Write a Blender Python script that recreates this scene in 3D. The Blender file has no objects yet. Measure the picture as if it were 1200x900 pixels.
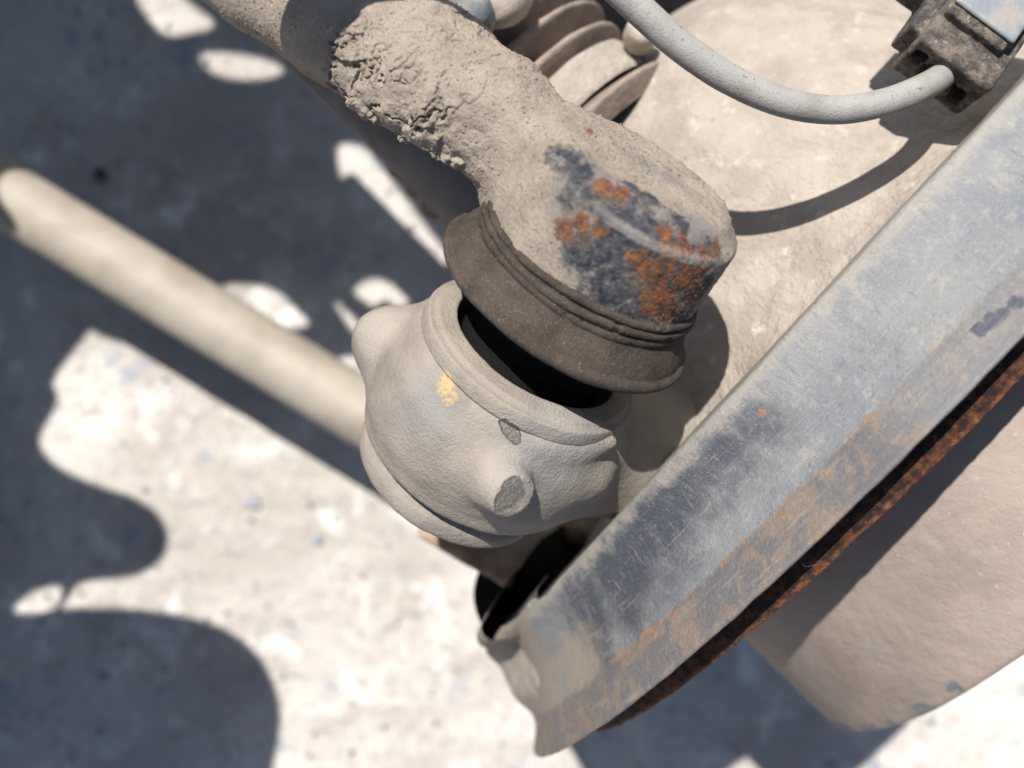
import bpy, math, numpy as np
from mathutils import Vector
from mathutils.bvhtree import BVHTree
R = math.radians
C = bpy.context.scene.collection
sc = bpy.context.scene

# ---------------- camera, world, sun, exposure ----------------
CAM = 0.25                      # camera height above the plane in focus
K = 0.244 / 1200                # metres per photo pixel in that plane
GZ = -0.34                      # ground height
cd = bpy.data.cameras.new('camera'); cam = bpy.data.objects.new('camera', cd); C.objects.link(cam)
cam.location = (0, 0, CAM); cam.rotation_euler = (0, 0, 0)
cd.sensor_width = 36; cd.lens = 18 / (0.122 / 0.25)
cd.clip_start = 0.005; cd.clip_end = 60
cd.dof.use_dof = True; cd.dof.focus_distance = 0.243; cd.dof.aperture_fstop = 8.5
sc.camera = cam
SD = Vector((-.17, .48, 1.0))   # towards the sun
w = bpy.data.worlds.new("World"); sc.world = w; w.use_nodes = True
nt = w.node_tree; bg = nt.nodes['Background']
sky = nt.nodes.new('ShaderNodeTexSky'); sky.sky_type = 'NISHITA'; sky.sun_disc = False
sky.sun_elevation = math.atan2(1, math.hypot(SD.x, SD.y)); sky.sun_rotation = math.atan2(SD.x, SD.y)
nt.links.new(sky.outputs[0], bg.inputs[0]); bg.inputs[1].default_value = 0.066
ld = bpy.data.lights.new('sun', 'SUN'); ld.energy = 5.0; ld.angle = R(.53); ld.color = (1, .955, .89)
sun = bpy.data.objects.new('sun', ld); C.objects.link(sun); sun.rotation_euler = SD.to_track_quat('Z', 'Y').to_euler()
sun.location = (-1, 1, 3)
sc.view_settings.view_transform = 'Standard'; sc.view_settings.look = 'None'
sc.view_settings.exposure = 0.72; sc.view_settings.gamma = 1
sc.cycles.max_bounces = 6

# ---------------- helpers ----------------
def U(px, py, z):
    s = K * (CAM - z) / CAM
    return np.array(((px - 600) * s, -(py - 450) * s, z))
def nrm(v): v = np.array(v, float); return v / np.linalg.norm(v)

def _hash(ix, iy, iz, seed):
    h = (ix * 73856093) ^ (iy * 19349663) ^ (iz * 83492791) ^ (seed * 2654435)
    h = (h ^ (h >> 13)) * 1274126177 & 0xffffffff
    h = (h ^ (h >> 16)) * 668265263 & 0xffffffff
    return ((h ^ (h >> 15)) & 0xffff) / 32767.5 - 1
def vn(P, seed=0):
    i = np.floor(P).astype(np.int64); f = P - i; f = f * f * f * (f * (f * 6 - 15) + 10)
    r = 0
    for a in (0, 1):
        wx = f[:, 0] if a else 1 - f[:, 0]
        for b in (0, 1):
            wy = f[:, 1] if b else 1 - f[:, 1]
            for c in (0, 1):
                wz = f[:, 2] if c else 1 - f[:, 2]
                r = r + wx * wy * wz * _hash(i[:, 0] + a, i[:, 1] + b, i[:, 2] + c, seed)
    return r
ROT = np.array([[.36, .48, -.8], [-.8, .6, 0], [.48, .64, .6]])
def fbm(P, freq, octs=4, gain=.5, seed=0, ridged=False):
    Q = P * freq; a = 1; r = 0; t = 0
    for o in range(octs):
        n = vn(Q, seed + o)
        if ridged: n = 1 - 2 * np.abs(n)
        r = r + a * n; t += a; a *= gain; Q = Q @ ROT.T * 2.03 + 7.1
    return r / t
def sstep(x, a, b):
    t = np.clip((x - a) / (b - a), 0, 1); return t * t * (3 - 2 * t)

def mesh_np(name, V, F, smooth=True):
    V = np.asarray(V, np.float32); me = bpy.data.meshes.new(name)
    F = np.asarray(F, np.int32); k = F.shape[1]
    me.vertices.add(len(V)); me.vertices.foreach_set('co', V.ravel())
    me.loops.add(F.size); me.loops.foreach_set('vertex_index', F.ravel())
    me.polygons.add(len(F)); me.polygons.foreach_set('loop_start', np.arange(0, F.size, k, dtype=np.int32))
    me.update(calc_edges=True); me.validate()
    me.polygons.foreach_set('use_smooth', np.full(len(me.polygons), smooth))
    return me
def put(name, me, mat, parent=None):
    o = bpy.data.objects.new(name, me); C.objects.link(o)
    if mat: me.materials.clear(); me.materials.append(mat)
    if parent:
        o.parent = parent; q = Vector()
        p = parent
        while p: q += p.location; p = p.parent
        o.location = -q
    return o
def thing(name, label, cat, loc):
    e = bpy.data.objects.new(name, None); C.objects.link(e); e.location = Vector([float(x) for x in loc]); e.empty_display_size = .01
    e['label'] = label; e['category'] = cat; return e
def tag(o, label, cat, group=None):
    o['label'] = label; o['category'] = cat
    if group: o['group'] = group
    return o
def subdiv(me, n=1, simple=False):
    o = bpy.data.objects.new('tmp', me); C.objects.link(o)
    m = o.modifiers.new('s', 'SUBSURF'); m.levels = n; m.render_levels = n
    if simple: m.subdivision_type = 'SIMPLE'
    dg = bpy.context.evaluated_depsgraph_get(); r = bpy.data.meshes.new_from_object(o.evaluated_get(dg))
    bpy.data.objects.remove(o); bpy.data.meshes.remove(me); return r
def displace(me, fn):
    n = len(me.vertices); co = np.empty(n * 3, np.float32); no = np.empty(n * 3, np.float32)
    me.vertices.foreach_get('co', co); me.vertex_normals.foreach_get('vector', no)
    co = co.reshape(-1, 3).astype(float); no = no.reshape(-1, 3).astype(float)
    co = co + no * np.asarray(fn(co, no))[:, None]
    me.vertices.foreach_set('co', co.astype(np.float32).ravel()); me.update(); return me

# signed-distance modelling + surface nets
def smin(a, b, k):
    h = np.clip(.5 + .5 * (b - a) / k, 0, 1); return b + (a - b) * h - k * h * (1 - h)
def smax(a, b, k): return -smin(-a, -b, k)
def capsule(P, a, b, ra, rb=None):
    rb = ra if rb is None else rb
    a = np.asarray(a); b = np.asarray(b); d = b - a
    t = np.clip(((P - a) @ d) / (d @ d), 0, 1)
    return np.linalg.norm(P - a - t[:, None] * d, axis=1) - (ra + (rb - ra) * t)
def cyl(P, a, b, r, rd=.001, r2=None):
    a = np.asarray(a); b = np.asarray(b); L = np.linalg.norm(b - a); d = (b - a) / L
    q = P - a; s = q @ d; rr = np.linalg.norm(q - s[:, None] * d, axis=1)
    rad = r if r2 is None else r + (r2 - r) * np.clip(s / L, 0, 1)
    x = rr - rad + rd; y = np.abs(s - L / 2) - L / 2 + rd
    return np.minimum(np.maximum(x, y), 0) + np.hypot(np.maximum(x, 0), np.maximum(y, 0)) - rd
def box(P, c, ax, h, rd=.0005):
    q = (P - np.asarray(c)) @ np.array(ax).T
    q = np.abs(q) - np.array(h) + rd
    return np.linalg.norm(np.maximum(q, 0), axis=1) + np.minimum(q.max(1), 0) - rd
def nets(sdf, lo, hi, h):
    lo = np.array(lo, float); n = np.ceil((np.array(hi) - lo) / h).astype(int) + 1
    G = np.empty(n, np.float32)
    ys = lo[1] + np.arange(n[1]) * h; zs = lo[2] + np.arange(n[2]) * h
    YZ = np.stack(np.meshgrid(ys, zs, indexing='ij'), -1).reshape(-1, 2)
    st = max(1, 400000 // len(YZ))
    for i in range(0, n[0], st):
        xs = lo[0] + np.arange(i, min(i + st, n[0])) * h
        P = np.empty((len(xs), len(YZ), 3)); P[:, :, 0] = xs[:, None]; P[:, :, 1:] = YZ
        G[i:i + len(xs)] = sdf(P.reshape(-1, 3)).reshape(len(xs), n[1], n[2])
    ins = G < 0
    cnt = np.zeros(n - 1, np.int8)
    sl = [(slice(a, -1 + a or None)) for a in (0, 1)]
    corners = [(a, b, c) for a in (0, 1) for b in (0, 1) for c in (0, 1)]
    for a, b, c in corners: cnt += ins[sl[a], sl[b], sl[c]]
    act = np.argwhere((cnt > 0) & (cnt < 8)); idx = -np.ones(n - 1, np.int64)
    idx[act[:, 0], act[:, 1], act[:, 2]] = np.arange(len(act))
    g = {c: G[act[:, 0] + c[0], act[:, 1] + c[1], act[:, 2] + c[2]].astype(float) for c in corners}
    acc = np.zeros((len(act), 3)); num = np.zeros(len(act))
    for c in corners:
        for ax in range(3):
            if c[ax] == 0:
                d = list(c); d[ax] = 1; d = tuple(d); ga, gb = g[c], g[d]
                m = (ga < 0) != (gb < 0); t = np.where(m, ga / np.where(m, ga - gb, 1), 0)
                p = np.tile(np.array(c, float), (len(act), 1)); p[:, ax] += t
                acc += p * m[:, None]; num += m
    V = lo + (act + acc / num[:, None]) * h
    F = []
    for ax in range(3):
        s0 = [slice(1, -1)] * 3; s0[ax] = slice(0, -1); s1 = [slice(1, -1)] * 3; s1[ax] = slice(1, None)
        A = ins[tuple(s0)]; B = ins[tuple(s1)]; e = np.argwhere(A != B)
        off = np.array([1, 1, 1]); off[ax] = 0; e = e + off
        b_, c_ = (ax + 1) % 3, (ax + 2) % 3
        def cell(db, dc):
            q = e.copy(); q[:, b_] -= db; q[:, c_] -= dc; return idx[q[:, 0], q[:, 1], q[:, 2]]
        q = np.stack([cell(1, 1), cell(0, 1), cell(0, 0), cell(1, 0)], 1)
        fl = ~ins[e[:, 0], e[:, 1], e[:, 2]]; q[fl] = q[fl][:, ::-1]; F.append(q)
    F = np.concatenate(F); F = F[(F >= 0).all(1)]
    return V, F
def axes(n, hint=(0, 0, 1)):
    n = nrm(n); u = nrm(np.cross(hint, n)); v = np.cross(n, u); return n, u, v
def smoothprof(prof, it=2):
    p = np.array(prof, float)
    for _ in range(it):
        q = [p[0]]
        for i in range(len(p) - 1): q += [p[i] * .75 + p[i + 1] * .25, p[i] * .25 + p[i + 1] * .75]
        q.append(p[-1]); p = np.array(q)
    return p
def resample(p, step):
    d = np.r_[0, np.cumsum(np.linalg.norm(np.diff(p, axis=0), axis=1))]
    n = max(2, int(d[-1] / step)); t = np.linspace(0, d[-1], n)
    return np.stack([np.interp(t, d, p[:, k]) for k in range(p.shape[1])], 1)
def lathe(c, ax, prof, seg, step=None, it=2, a0=0, a1=2 * math.pi):
    n, u, v = ax; p = smoothprof(prof, it) if it else np.array(prof, float)
    if step: p = resample(p, step)
    full = abs(a1 - a0 - 2 * math.pi) < 1e-6
    th = np.linspace(a0, a1, seg, endpoint=not full); m = len(p)
    rad = np.cos(th)[:, None] * u + np.sin(th)[:, None] * v
    V = c + p[None, :, :1] * n + p[None, :, 1:] * rad[:, None, :]
    V = V.reshape(-1, 3); i = np.arange(seg if full else seg - 1); j = np.arange(m - 1)
    I, J = np.meshgrid(i, j, indexing='ij'); I2 = (I + 1) % seg
    F = np.stack([I * m + J, I2 * m + J, I2 * m + J + 1, I * m + J + 1], -1).reshape(-1, 4)
    return V, F
def spline(pts, n):
    p = np.array(pts, float); p = np.vstack([2 * p[0] - p[1], p, 2 * p[-1] - p[-2]]); out = []
    m = len(p) - 3
    for t in np.linspace(0, m - 1e-6, n):
        i = int(t); f = t - i; a, b, c, d = p[i:i + 4]
        out.append(.5 * (2 * b + (c - a) * f + (2 * a - 5 * b + 4 * c - d) * f * f + (3 * b - a - 3 * c + d) * f ** 3))
    return np.array(out)
def tube(path, r, seg=24):
    P = np.array(path); n = len(P); r = np.broadcast_to(r, n)
    T = np.gradient(P, axis=0); T /= np.linalg.norm(T, axis=1)[:, None]
    u = nrm(np.cross(T[0], (.1, .2, 1))); V = []
    for i in range(n):
        u = nrm(u - T[i] * (u @ T[i])); v = np.cross(T[i], u)
        th = np.linspace(0, 2 * np.pi, seg, endpoint=False)
        V.append(P[i] + r[i] * (np.cos(th)[:, None] * u + np.sin(th)[:, None] * v))
    V = np.vstack(V); I, J = np.meshgrid(np.arange(n - 1), np.arange(seg), indexing='ij'); J2 = (J + 1) % seg
    F = np.stack([I * seg + J, I * seg + J2, (I + 1) * seg + J2, (I + 1) * seg + J], -1).reshape(-1, 4)
    # rounded end caps: rings shrinking
    return V, F

# ---------------- materials ----------------
class M:
    def __init__(s, name):
        s.m = bpy.data.materials.new(name); s.m.use_nodes = True; s.t = s.m.node_tree
        s.b = s.t.nodes['Principled BSDF']; s.tc = s.t.nodes.new('ShaderNodeTexCoord').outputs['Object']; s.h = None
    def N(s, ty, **k):
        n = s.t.nodes.new('ShaderNode' + ty)
        for a, v in k.items(): setattr(n, a, v)
        return n
    def L(s, v, inp):
        if isinstance(v, bpy.types.NodeSocket): s.t.links.new(v, inp)
        else: inp.default_value = (*v, 1) if isinstance(v, tuple) and len(v) == 3 and inp.type == 'RGBA' else v
    def noise(s, scale, det=4, rough=.6, dist=0, stretch=None, off=None):
        n = s.N('TexNoise'); n.inputs['Scale'].default_value = scale; n.inputs['Detail'].default_value = det
        n.inputs['Roughness'].default_value = rough; n.inputs['Distortion'].default_value = dist
        v = s.tc
        if stretch or off:
            mp = s.N('Mapping'); mp.inputs['Scale'].default_value = stretch or (1, 1, 1)
            mp.inputs['Location'].default_value = off or (0, 0, 0); s.t.links.new(v, mp.inputs[0]); v = mp.outputs[0]
        s.t.links.new(v, n.inputs['Vector']); return n.outputs['Fac']
    def vor(s, scale, feat='F1'):
        n = s.N('TexVoronoi', feature=feat); n.inputs['Scale'].default_value = scale; s.t.links.new(s.tc, n.inputs['Vector']); return n.outputs['Distance']
    def ramp(s, v, lo, hi, a=0., b=1.):
        n = s.N('MapRange', interpolation_type='SMOOTHSTEP'); s.L(v, n.inputs[0])
        for i, x in enumerate((lo, hi, a, b)): n.inputs[i + 1].default_value = x
        return n.outputs[0]
    def math(s, op, a, b=0., c=None):
        n = s.N('Math', operation=op); s.L(a, n.inputs[0]); s.L(b, n.inputs[1])
        if c is not None: s.L(c, n.inputs[2])
        return n.outputs[0]
    def mix(s, f, a, b, mode='MIX'):
        n = s.N('Mix', data_type='RGBA', blend_type=mode); s.L(f, n.inputs[0]); s.L(a, n.inputs[6]); s.L(b, n.inputs[7]); return n.outputs[2]
    def blobs(s, pts, amp, scale, soft=.0008, warp=None):
        """union of soft-edged patches at places on the object, edges broken up by noise"""
        d = None
        for (p, r) in pts:
            n = s.N('VectorMath', operation='DISTANCE'); s.t.links.new(s.tc, n.inputs[0]); n.inputs[1].default_value = tuple(float(x) for x in p)
            e = s.math('SUBTRACT', n.outputs['Value'], r); d = e if d is None else s.math('MINIMUM', d, e)
        d = s.math('ADD', d, s.math('MULTIPLY', s.math('SUBTRACT', s.noise(scale, 6, .7), .5), amp))
        return s.ramp(d, -soft, soft, 1., 0.)
    def bump(s, h, dist, st=1.):
        n = s.N('Bump'); n.inputs['Distance'].default_value = dist; n.inputs['Strength'].default_value = st; s.L(h, n.inputs['Height'])
        if s.h is not None: s.t.links.new(s.h, n.inputs['Normal'])
        s.h = n.outputs[0]
    def done(s, col, rough=.9, metal=0., spec=.3):
        s.L(col, s.b.inputs['Base Color']); s.L(rough, s.b.inputs['Roughness']); s.L(metal, s.b.inputs['Metallic'])
        s.b.inputs['Specular IOR Level'].default_value = spec
        if s.h is not None: s.t.links.new(s.h, s.b.inputs['Normal'])
        return s.m
def dust_col(m, a=(.36, .31, .265), b=(.27, .235, .205), sc_=90, grain=2600):
    c = m.mix(m.ramp(m.noise(sc_, 5, .6), .35, .68), a, b)
    c = m.mix(m.ramp(m.noise(grain, 2, .6), .62, .72, 0., .35), c, (.52, .48, .43))
    c = m.mix(m.ramp(m.noise(grain * .8, 2, .6, off=(3, 1, 2)), .62, .74, 0., .45), c, (.16, .135, .115))
    return c

# ---------------- layout frames ----------------
n_ = nrm((.468, .727, .5)); B0 = U(667, 343, .004)     # ball joint axis and boot rim centre
def Kp(s): return B0 + n_ * s
AX = axes(n_)
th, ti = -.7491, .15676                                 # wheel axis
wa = np.array([math.cos(th) * math.cos(ti), math.sin(th) * math.cos(ti), math.sin(ti)])
wt = np.cross([0, 0, 1], wa); wt = wt / np.linalg.norm(wt); wt = -wt if wt[0] > 0 else wt
wu = np.cross(wa, wt); wu = wu if wu[2] > 0 else -wu
WC = wt * -.0909 + np.array([0, 0, -.14397])
WAX = (wa, wt, wu)
def Wp(w_, T, u): return WC + wa * w_ + wt * T + wu * u

# ================= GROUND =================
def ground():
    m = M('dusty_concrete_ground')
    c = m.mix(m.ramp(m.noise(9, 6, .62, .4), .36, .66), (.60, .56, .52), (.42, .385, .35))
    c = m.mix(m.ramp(m.noise(26, 6, .65, .6, off=(4, 2, 0)), .52, .68, 0., .75), c, (.80, .78, .75))
    c = m.mix(m.ramp(m.noise(34, 4, .55, .3, off=(1, 7, 0)), .63, .70, 0., .7), c, (.30, .34, .42))
    c = m.mix(m.ramp(m.noise(60, 4, .6, off=(9, 3, 0)), .64, .74, 0., .7), c, (.2, .185, .17))
    c = m.mix(m.ramp(m.noise(420, 3, .6), .58, .72, 0., .4), c, (.17, .15, .135))
    c = m.mix(m.ramp(m.noise(150, 6, .7, .4, off=(2, 6, 0)), .52, .66, 0., .5), c, (.30, .27, .24))
    c = m.mix(m.ramp(m.noise(110, 5, .7, .4, off=(6, 6, 0)), .58, .70, 0., .6), c, (.78, .76, .73))
    m.bump(m.noise(55, 8, .65), .006); m.bump(m.noise(400, 5, .7), .0012)
    mat = m.done(c, .95, spec=.15)
    nx, ny = 420, 320
    X, Y = np.meshgrid(np.linspace(-.42, .42, nx), np.linspace(-.34, .34, ny), indexing='ij')
    P = np.stack([X, Y, 0 * X], -1).reshape(-1, 3)
    z = fbm(P, 14, 5, .5, 3) * .004 + np.clip(fbm(P, 60, 4, .55, 9) - .25, 0, 1) * .006
    e = np.minimum(.42 - np.abs(P[:, 0]), .34 - np.abs(P[:, 1])); P[:, 2] = GZ + z * sstep(e, 0, .03)
    I, J = np.meshgrid(np.arange(nx - 1), np.arange(ny - 1), indexing='ij')
    F = np.stack([I * ny + J, (I + 1) * ny + J, (I + 1) * ny + J + 1, I * ny + J + 1], -1).reshape(-1, 4)
    # the sheet goes on, flat, to the horizon
    V = list(P); b = len(V); Fo = []
    ring = [[-.42, -.34], [.42, -.34], [.42, .34], [-.42, .34]]; outer = [[-30, -30], [30, -30], [30, 30], [-30, 30]]
    for x, y in ring: V.append([x, y, GZ])
    for x, y in outer: V.append([x, y, GZ])
    for i in range(4): Fo.append([b + i, b + 4 + i, b + 4 + (i + 1) % 4, b + (i + 1) % 4])
    o = put('ground', mesh_np('ground', np.array(V), np.vstack([F, Fo])), mat); o['kind'] = 'structure'
    # loose grit
    rng = np.random.default_rng(5); ico = []
    g = (1 + 5 ** .5) / 2
    iv = np.array([(-1, g, 0), (1, g, 0), (-1, -g, 0), (1, -g, 0), (0, -1, g), (0, 1, g), (0, -1, -g), (0, 1, -g), (g, 0, -1), (g, 0, 1), (-g, 0, -1), (-g, 0, 1)]) / 1.9
    it = np.array([(0, 11, 5), (0, 5, 1), (0, 1, 7), (0, 7, 10), (0, 10, 11), (1, 5, 9), (5, 11, 4), (11, 10, 2), (10, 7, 6), (7, 1, 8), (3, 9, 4), (3, 4, 2), (3, 2, 6), (3, 6, 8), (3, 8, 9), (4, 9, 5), (2, 4, 11), (6, 2, 10), (8, 6, 7), (9, 8, 1)])
    Vs, Fs = [], []
    for i in range(2600):
        x, y = rng.uniform(-.33, .33), rng.uniform(-.26, .26); r = .0006 + .0016 * rng.random() ** 4
        A = rng.normal(size=(3, 3)); Q, _ = np.linalg.qr(A)
        Vs.append((iv * rng.uniform(.6, 1.2, (12, 1))) @ Q * r * np.array([1, 1, .6]) + np.array([x, y, GZ + .002])); Fs.append(it + 12 * i)
    mg = M('grit'); go = put('gravel', mesh_np('gravel', np.vstack(Vs), np.vstack(Fs)), mg.done(mg.mix(mg.ramp(mg.noise(45, 1), .45, .6), (.42, .39, .36), (.2, .2, .22)), .9)); go['kind'] = 'stuff'
    go['label'] = 'loose grit scattered over the dusty concrete'
    # single stones one can make out
    ms = M('blue_grey_stone'); ms.bump(ms.noise(300, 4), .001); smat = ms.done(ms.mix(ms.ramp(ms.noise(120, 3), .4, .6), (.22, .25, .31), (.32, .33, .36)), .85)
    st = [(122, 792, .0046, 'pale blue-grey stone lying in the rounded shadow at the bottom'),
          (118, 858, .0030, 'small stone in the rounded shadow just below the bigger pale stone'),
          (296, 588, .0046, 'blue-grey stone out in the sunlight beside the round shadow edge'),
          (372, 632, .0036, 'dark stone in the sun below the ball joint and the rod'),
          (118, 205, .0050, 'dark stone in the shade just above the blurred round rod'),
          (122, 362, .0038, 'pinkish pebble in the shade directly below the blurred rod')]
    for i, (px, py, r, lab) in enumerate(st):
        me = subdiv(mesh_np('stone', iv, it), 2); displace(me, lambda c, n: fbm(c + i * 3, 1.3, 3) * .25)
        co = np.empty(len(me.vertices) * 3, np.float32); me.vertices.foreach_get('co', co); co = co.reshape(-1, 3)
        a = i * 1.3; rz = np.array([[math.cos(a), -math.sin(a), 0], [math.sin(a), math.cos(a), 0], [0, 0, 1]])
        co = (co * np.array([1.15, .85, .55])) @ rz.T * r
        me.vertices.foreach_set('co', co.astype(np.float32).ravel()); me.update()
        mt = smat
        if i in (4,): mt = mdark
        if i == 5: mt = mpink
        s = put('stone', me, mt); p = U(px, py, GZ + r * .25); s.location = p; tag(s, lab, 'stone', 'stones on the ground')
md = M('dark_stone'); md.bump(md.noise(300, 4), .001); mdark = md.done((.05, .05, .055), .9)
md = M('pink_stone'); md.bump(md.noise(300, 4), .001); mpink = md.done((.42, .33, .28), .9)
ground()

# ================= UNSEEN SHEET ABOVE, added and cut to throw the big shadows =================
PZ = .06
def shade_pt(px, py, z0=GZ, zp=PZ):
    p = U(px, py, z0); h = zp - z0; return (p[0] + SD.x * h, p[1] + SD.y * h)
def panel(name, outer, holes, label, cat, mat, thick=.004, zp=PZ, z0=GZ):
    cu = bpy.data.curves.new(name, 'CURVE'); cu.dimensions = '2D'; cu.fill_mode = 'BOTH'; cu.extrude = thick / 2; cu.bevel_depth = .0008
    for poly in [outer] + holes:
        s = cu.splines.new('POLY'); pts = [shade_pt(*q, z0, zp) for q in poly]
        s.points.add(len(pts) - 1)
        for i, q in enumerate(pts): s.points[i].co = (*q, 0, 1)
        s.use_cyclic_u = True
    o = bpy.data.objects.new('tmp', cu); C.objects.link(o)
    me = bpy.data.meshes.new_from_object(o.evaluated_get(bpy.context.evaluated_depsgraph_get())); bpy.data.objects.remove(o)
    o = put(name, me, mat); o.location = (0, 0, zp); return tag(o, label, cat)
def sm(pts, n=6, closed=True):
    p = [np.array(q, float) for q in pts]; out = []
    for i in range(len(p)):
        a, b, c, d = p[i - 1], p[i], p[(i + 1) % len(p)], p[(i + 2) % len(p)]
        if np.linalg.norm(c - b) > 400: out.append(tuple(b)); continue
        for f in np.arange(n) / n:
            if np.linalg.norm(b - a) > 400 or np.linalg.norm(d - c) > 400: q = b * (1 - f) + c * f
            else: q = .5 * (2 * b + (c - a) * f + (2 * a - 5 * b + 4 * c - d) * f * f + (3 * b - a - 3 * c + d) * f ** 3)
            out.append(tuple(q))
    return out
mp = M('black_underbody_paint'); mp.bump(mp.noise(200, 4), .001)
mblack = mp.done(mp.mix(mp.ramp(mp.noise(30, 4), .4, .65), (.03, .03, .033), (.09, .08, .07)), .7)
outer = sm([(105, 386), (62, 440), (66, 470), (44, 512), (62, 545), (110, 570), (165, 590), (193, 618), (190, 650), (160, 672),
            (100, 680), (78, 700), (72, 716), (130, 716), (200, 722), (262, 740), (305, 775), (325, 825), (322, 870), (305, 960),
            (250, 1500), (-900, 1500), (-900, -900), (1100, -900), (840, -60), (700, 90), (640, 160), (560, 230), (560, 300), (523, 318),
            (500, 345), (462, 400), (380, 420), (345, 428), (300, 412), (285, 394), (250, 366), (205, 334), (176, 322), (152, 333), (140, 357), (144, 380), (156, 400), (130, 396), (112, 388)])
holes = [sm([(14, 714), (40, 690), (70, 684), (76, 690), (66, 716), (30, 722)], 3),
         sm([(392, 170), (422, 166), (452, 200), (500, 262), (526, 300), (514, 322), (476, 320), (440, 292), (408, 240)], 3),
         sm([(262, 330), (310, 332), (340, 352), (362, 382), (300, 384), (262, 352)], 3),
         sm([(412, 340), (436, 324), (470, 334), (486, 352), (448, 366)], 3),
         sm([(388, 352), (402, 356), (432, 392), (420, 398)], 3),
         sm([(158, -6), (196, -14), (232, 8), (254, 30), (222, 42), (188, 40)], 3),
         sm([(232, 62), (262, 58), (308, 66), (336, 82), (314, 94), (270, 94), (244, 84)], 3)]
panel('shadow_sheet', outer, holes, 'unseen dark sheet added above the joint, outline and openings cut to cast the ground shadows', 'shadow_caster', mblack)

# ================= TIE ROD END (arm, socket, boot) =================
tre = thing('tie_rod_end', 'mud-caked steering rod end with rust-spotted round socket above the grey knuckle', 'tie rod end', Kp(.02))
ARM = [Kp(.018) + np.array([-.006, .004, -.003]), U(590, 150, .010), U(500, 88, .006), U(400, 28, .002), U(310, -32, -.002), U(150, -140, -.008)]
ARMR = [.0150, .0126, .0140, .0140, .0140, .0140]
def sdf_tre(P):
    d = cyl(P, Kp(.0085), Kp(.0345), .0264, .0008, .0262)
    s_ = (P - B0) @ n_; q_ = np.linalg.norm((P - B0) - s_[:, None] * n_, axis=1)
    d = smax(d, (s_ - .0318 + (q_ - .0243) * .75) * .8, .0003)        # chamfer round the top edge
    d = smin(d, cyl(P, Kp(.0070), Kp(.0105), .0268, .001), .001)
    a = None
    for i in range(len(ARM) - 1):
        c = capsule(P, ARM[i], ARM[i + 1], ARMR[i], ARMR[i + 1]); a = c if a is None else smin(a, c, .003)
    d = smin(d, a, .007)
    return d
V, F = nets(sdf_tre, (-.10, .005, -.030), (.066, .142, .055), .0009)
me = subdiv(mesh_np('socket', V, F), 2)
armdir = nrm(U(400, 28, .0) - U(600, 150, .01))
def mud(co, no):
    ta = (co - U(620, 165, .010)) @ armdir                         # distance along the arm, metres
    onarm = sstep(ta, -.004, .012) 
    s = (co - B0) @ n_
    topface = sstep(s, .0325, .0345)
    # clods: thick crust with ragged broken edges
    cl = fbm(co, 60, 4, .5, 11); edge = sstep(cl, -.16, .12)
    cl2 = fbm(co, 110, 5, .55, 21); edge2 = sstep(cl2, .06, .17)
    under = sstep(-no[:, 0] * .5 - no[:, 1], -.1, .75)              # the rougher, broken side, lower left
    crack = 1 - sstep(np.abs(fbm(co, 75, 5, .6, 77)), .0, .055)
    crust_end = 1 - sstep(ta + fbm(co, 160, 4, .5, 5) * .006, .0440, .0475)
    up = sstep(no[:, 2] + .3 * no[:, 1], -.45, .1)
    d = onarm * crust_end * up * (.0012 + .0008 * edge + .0013 * edge2 * (.35 + .65 * under) - .0012 * crack * (.25 + .75 * under)
         + (.0004 + .0007 * under) * fbm(co, 260, 4, .55, 31) + .0016 * fbm(co, 48, 2, .5, 37))
    d += topface * (.0004 + .0005 * fbm(co, 300, 4, .6, 41))
    d += (1 - onarm) * .00018 * fbm(co, 420, 4, .6, 51) + .00014 * fbm(co, 1500, 3, .6, 61)
    return d
displace(me, mud)
bv = None
def make_bvh(mesh):
    n = len(mesh.vertices); co = np.empty(n * 3, np.float32); mesh.vertices.foreach_get('co', co)
    return BVHTree.FromPolygons(co.reshape(-1, 3).tolist(), [tuple(p.vertices) for p in mesh.polygons])
def hit(bvh, px, py):
    d = Vector(tuple(U(px, py, 0) - np.array([0, 0, CAM]))).normalized(); r = bvh.ray_cast(Vector((0, 0, CAM)), d)
    return np.array(r[0]) if r[0] is not None else U(px, py, 0)
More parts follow.
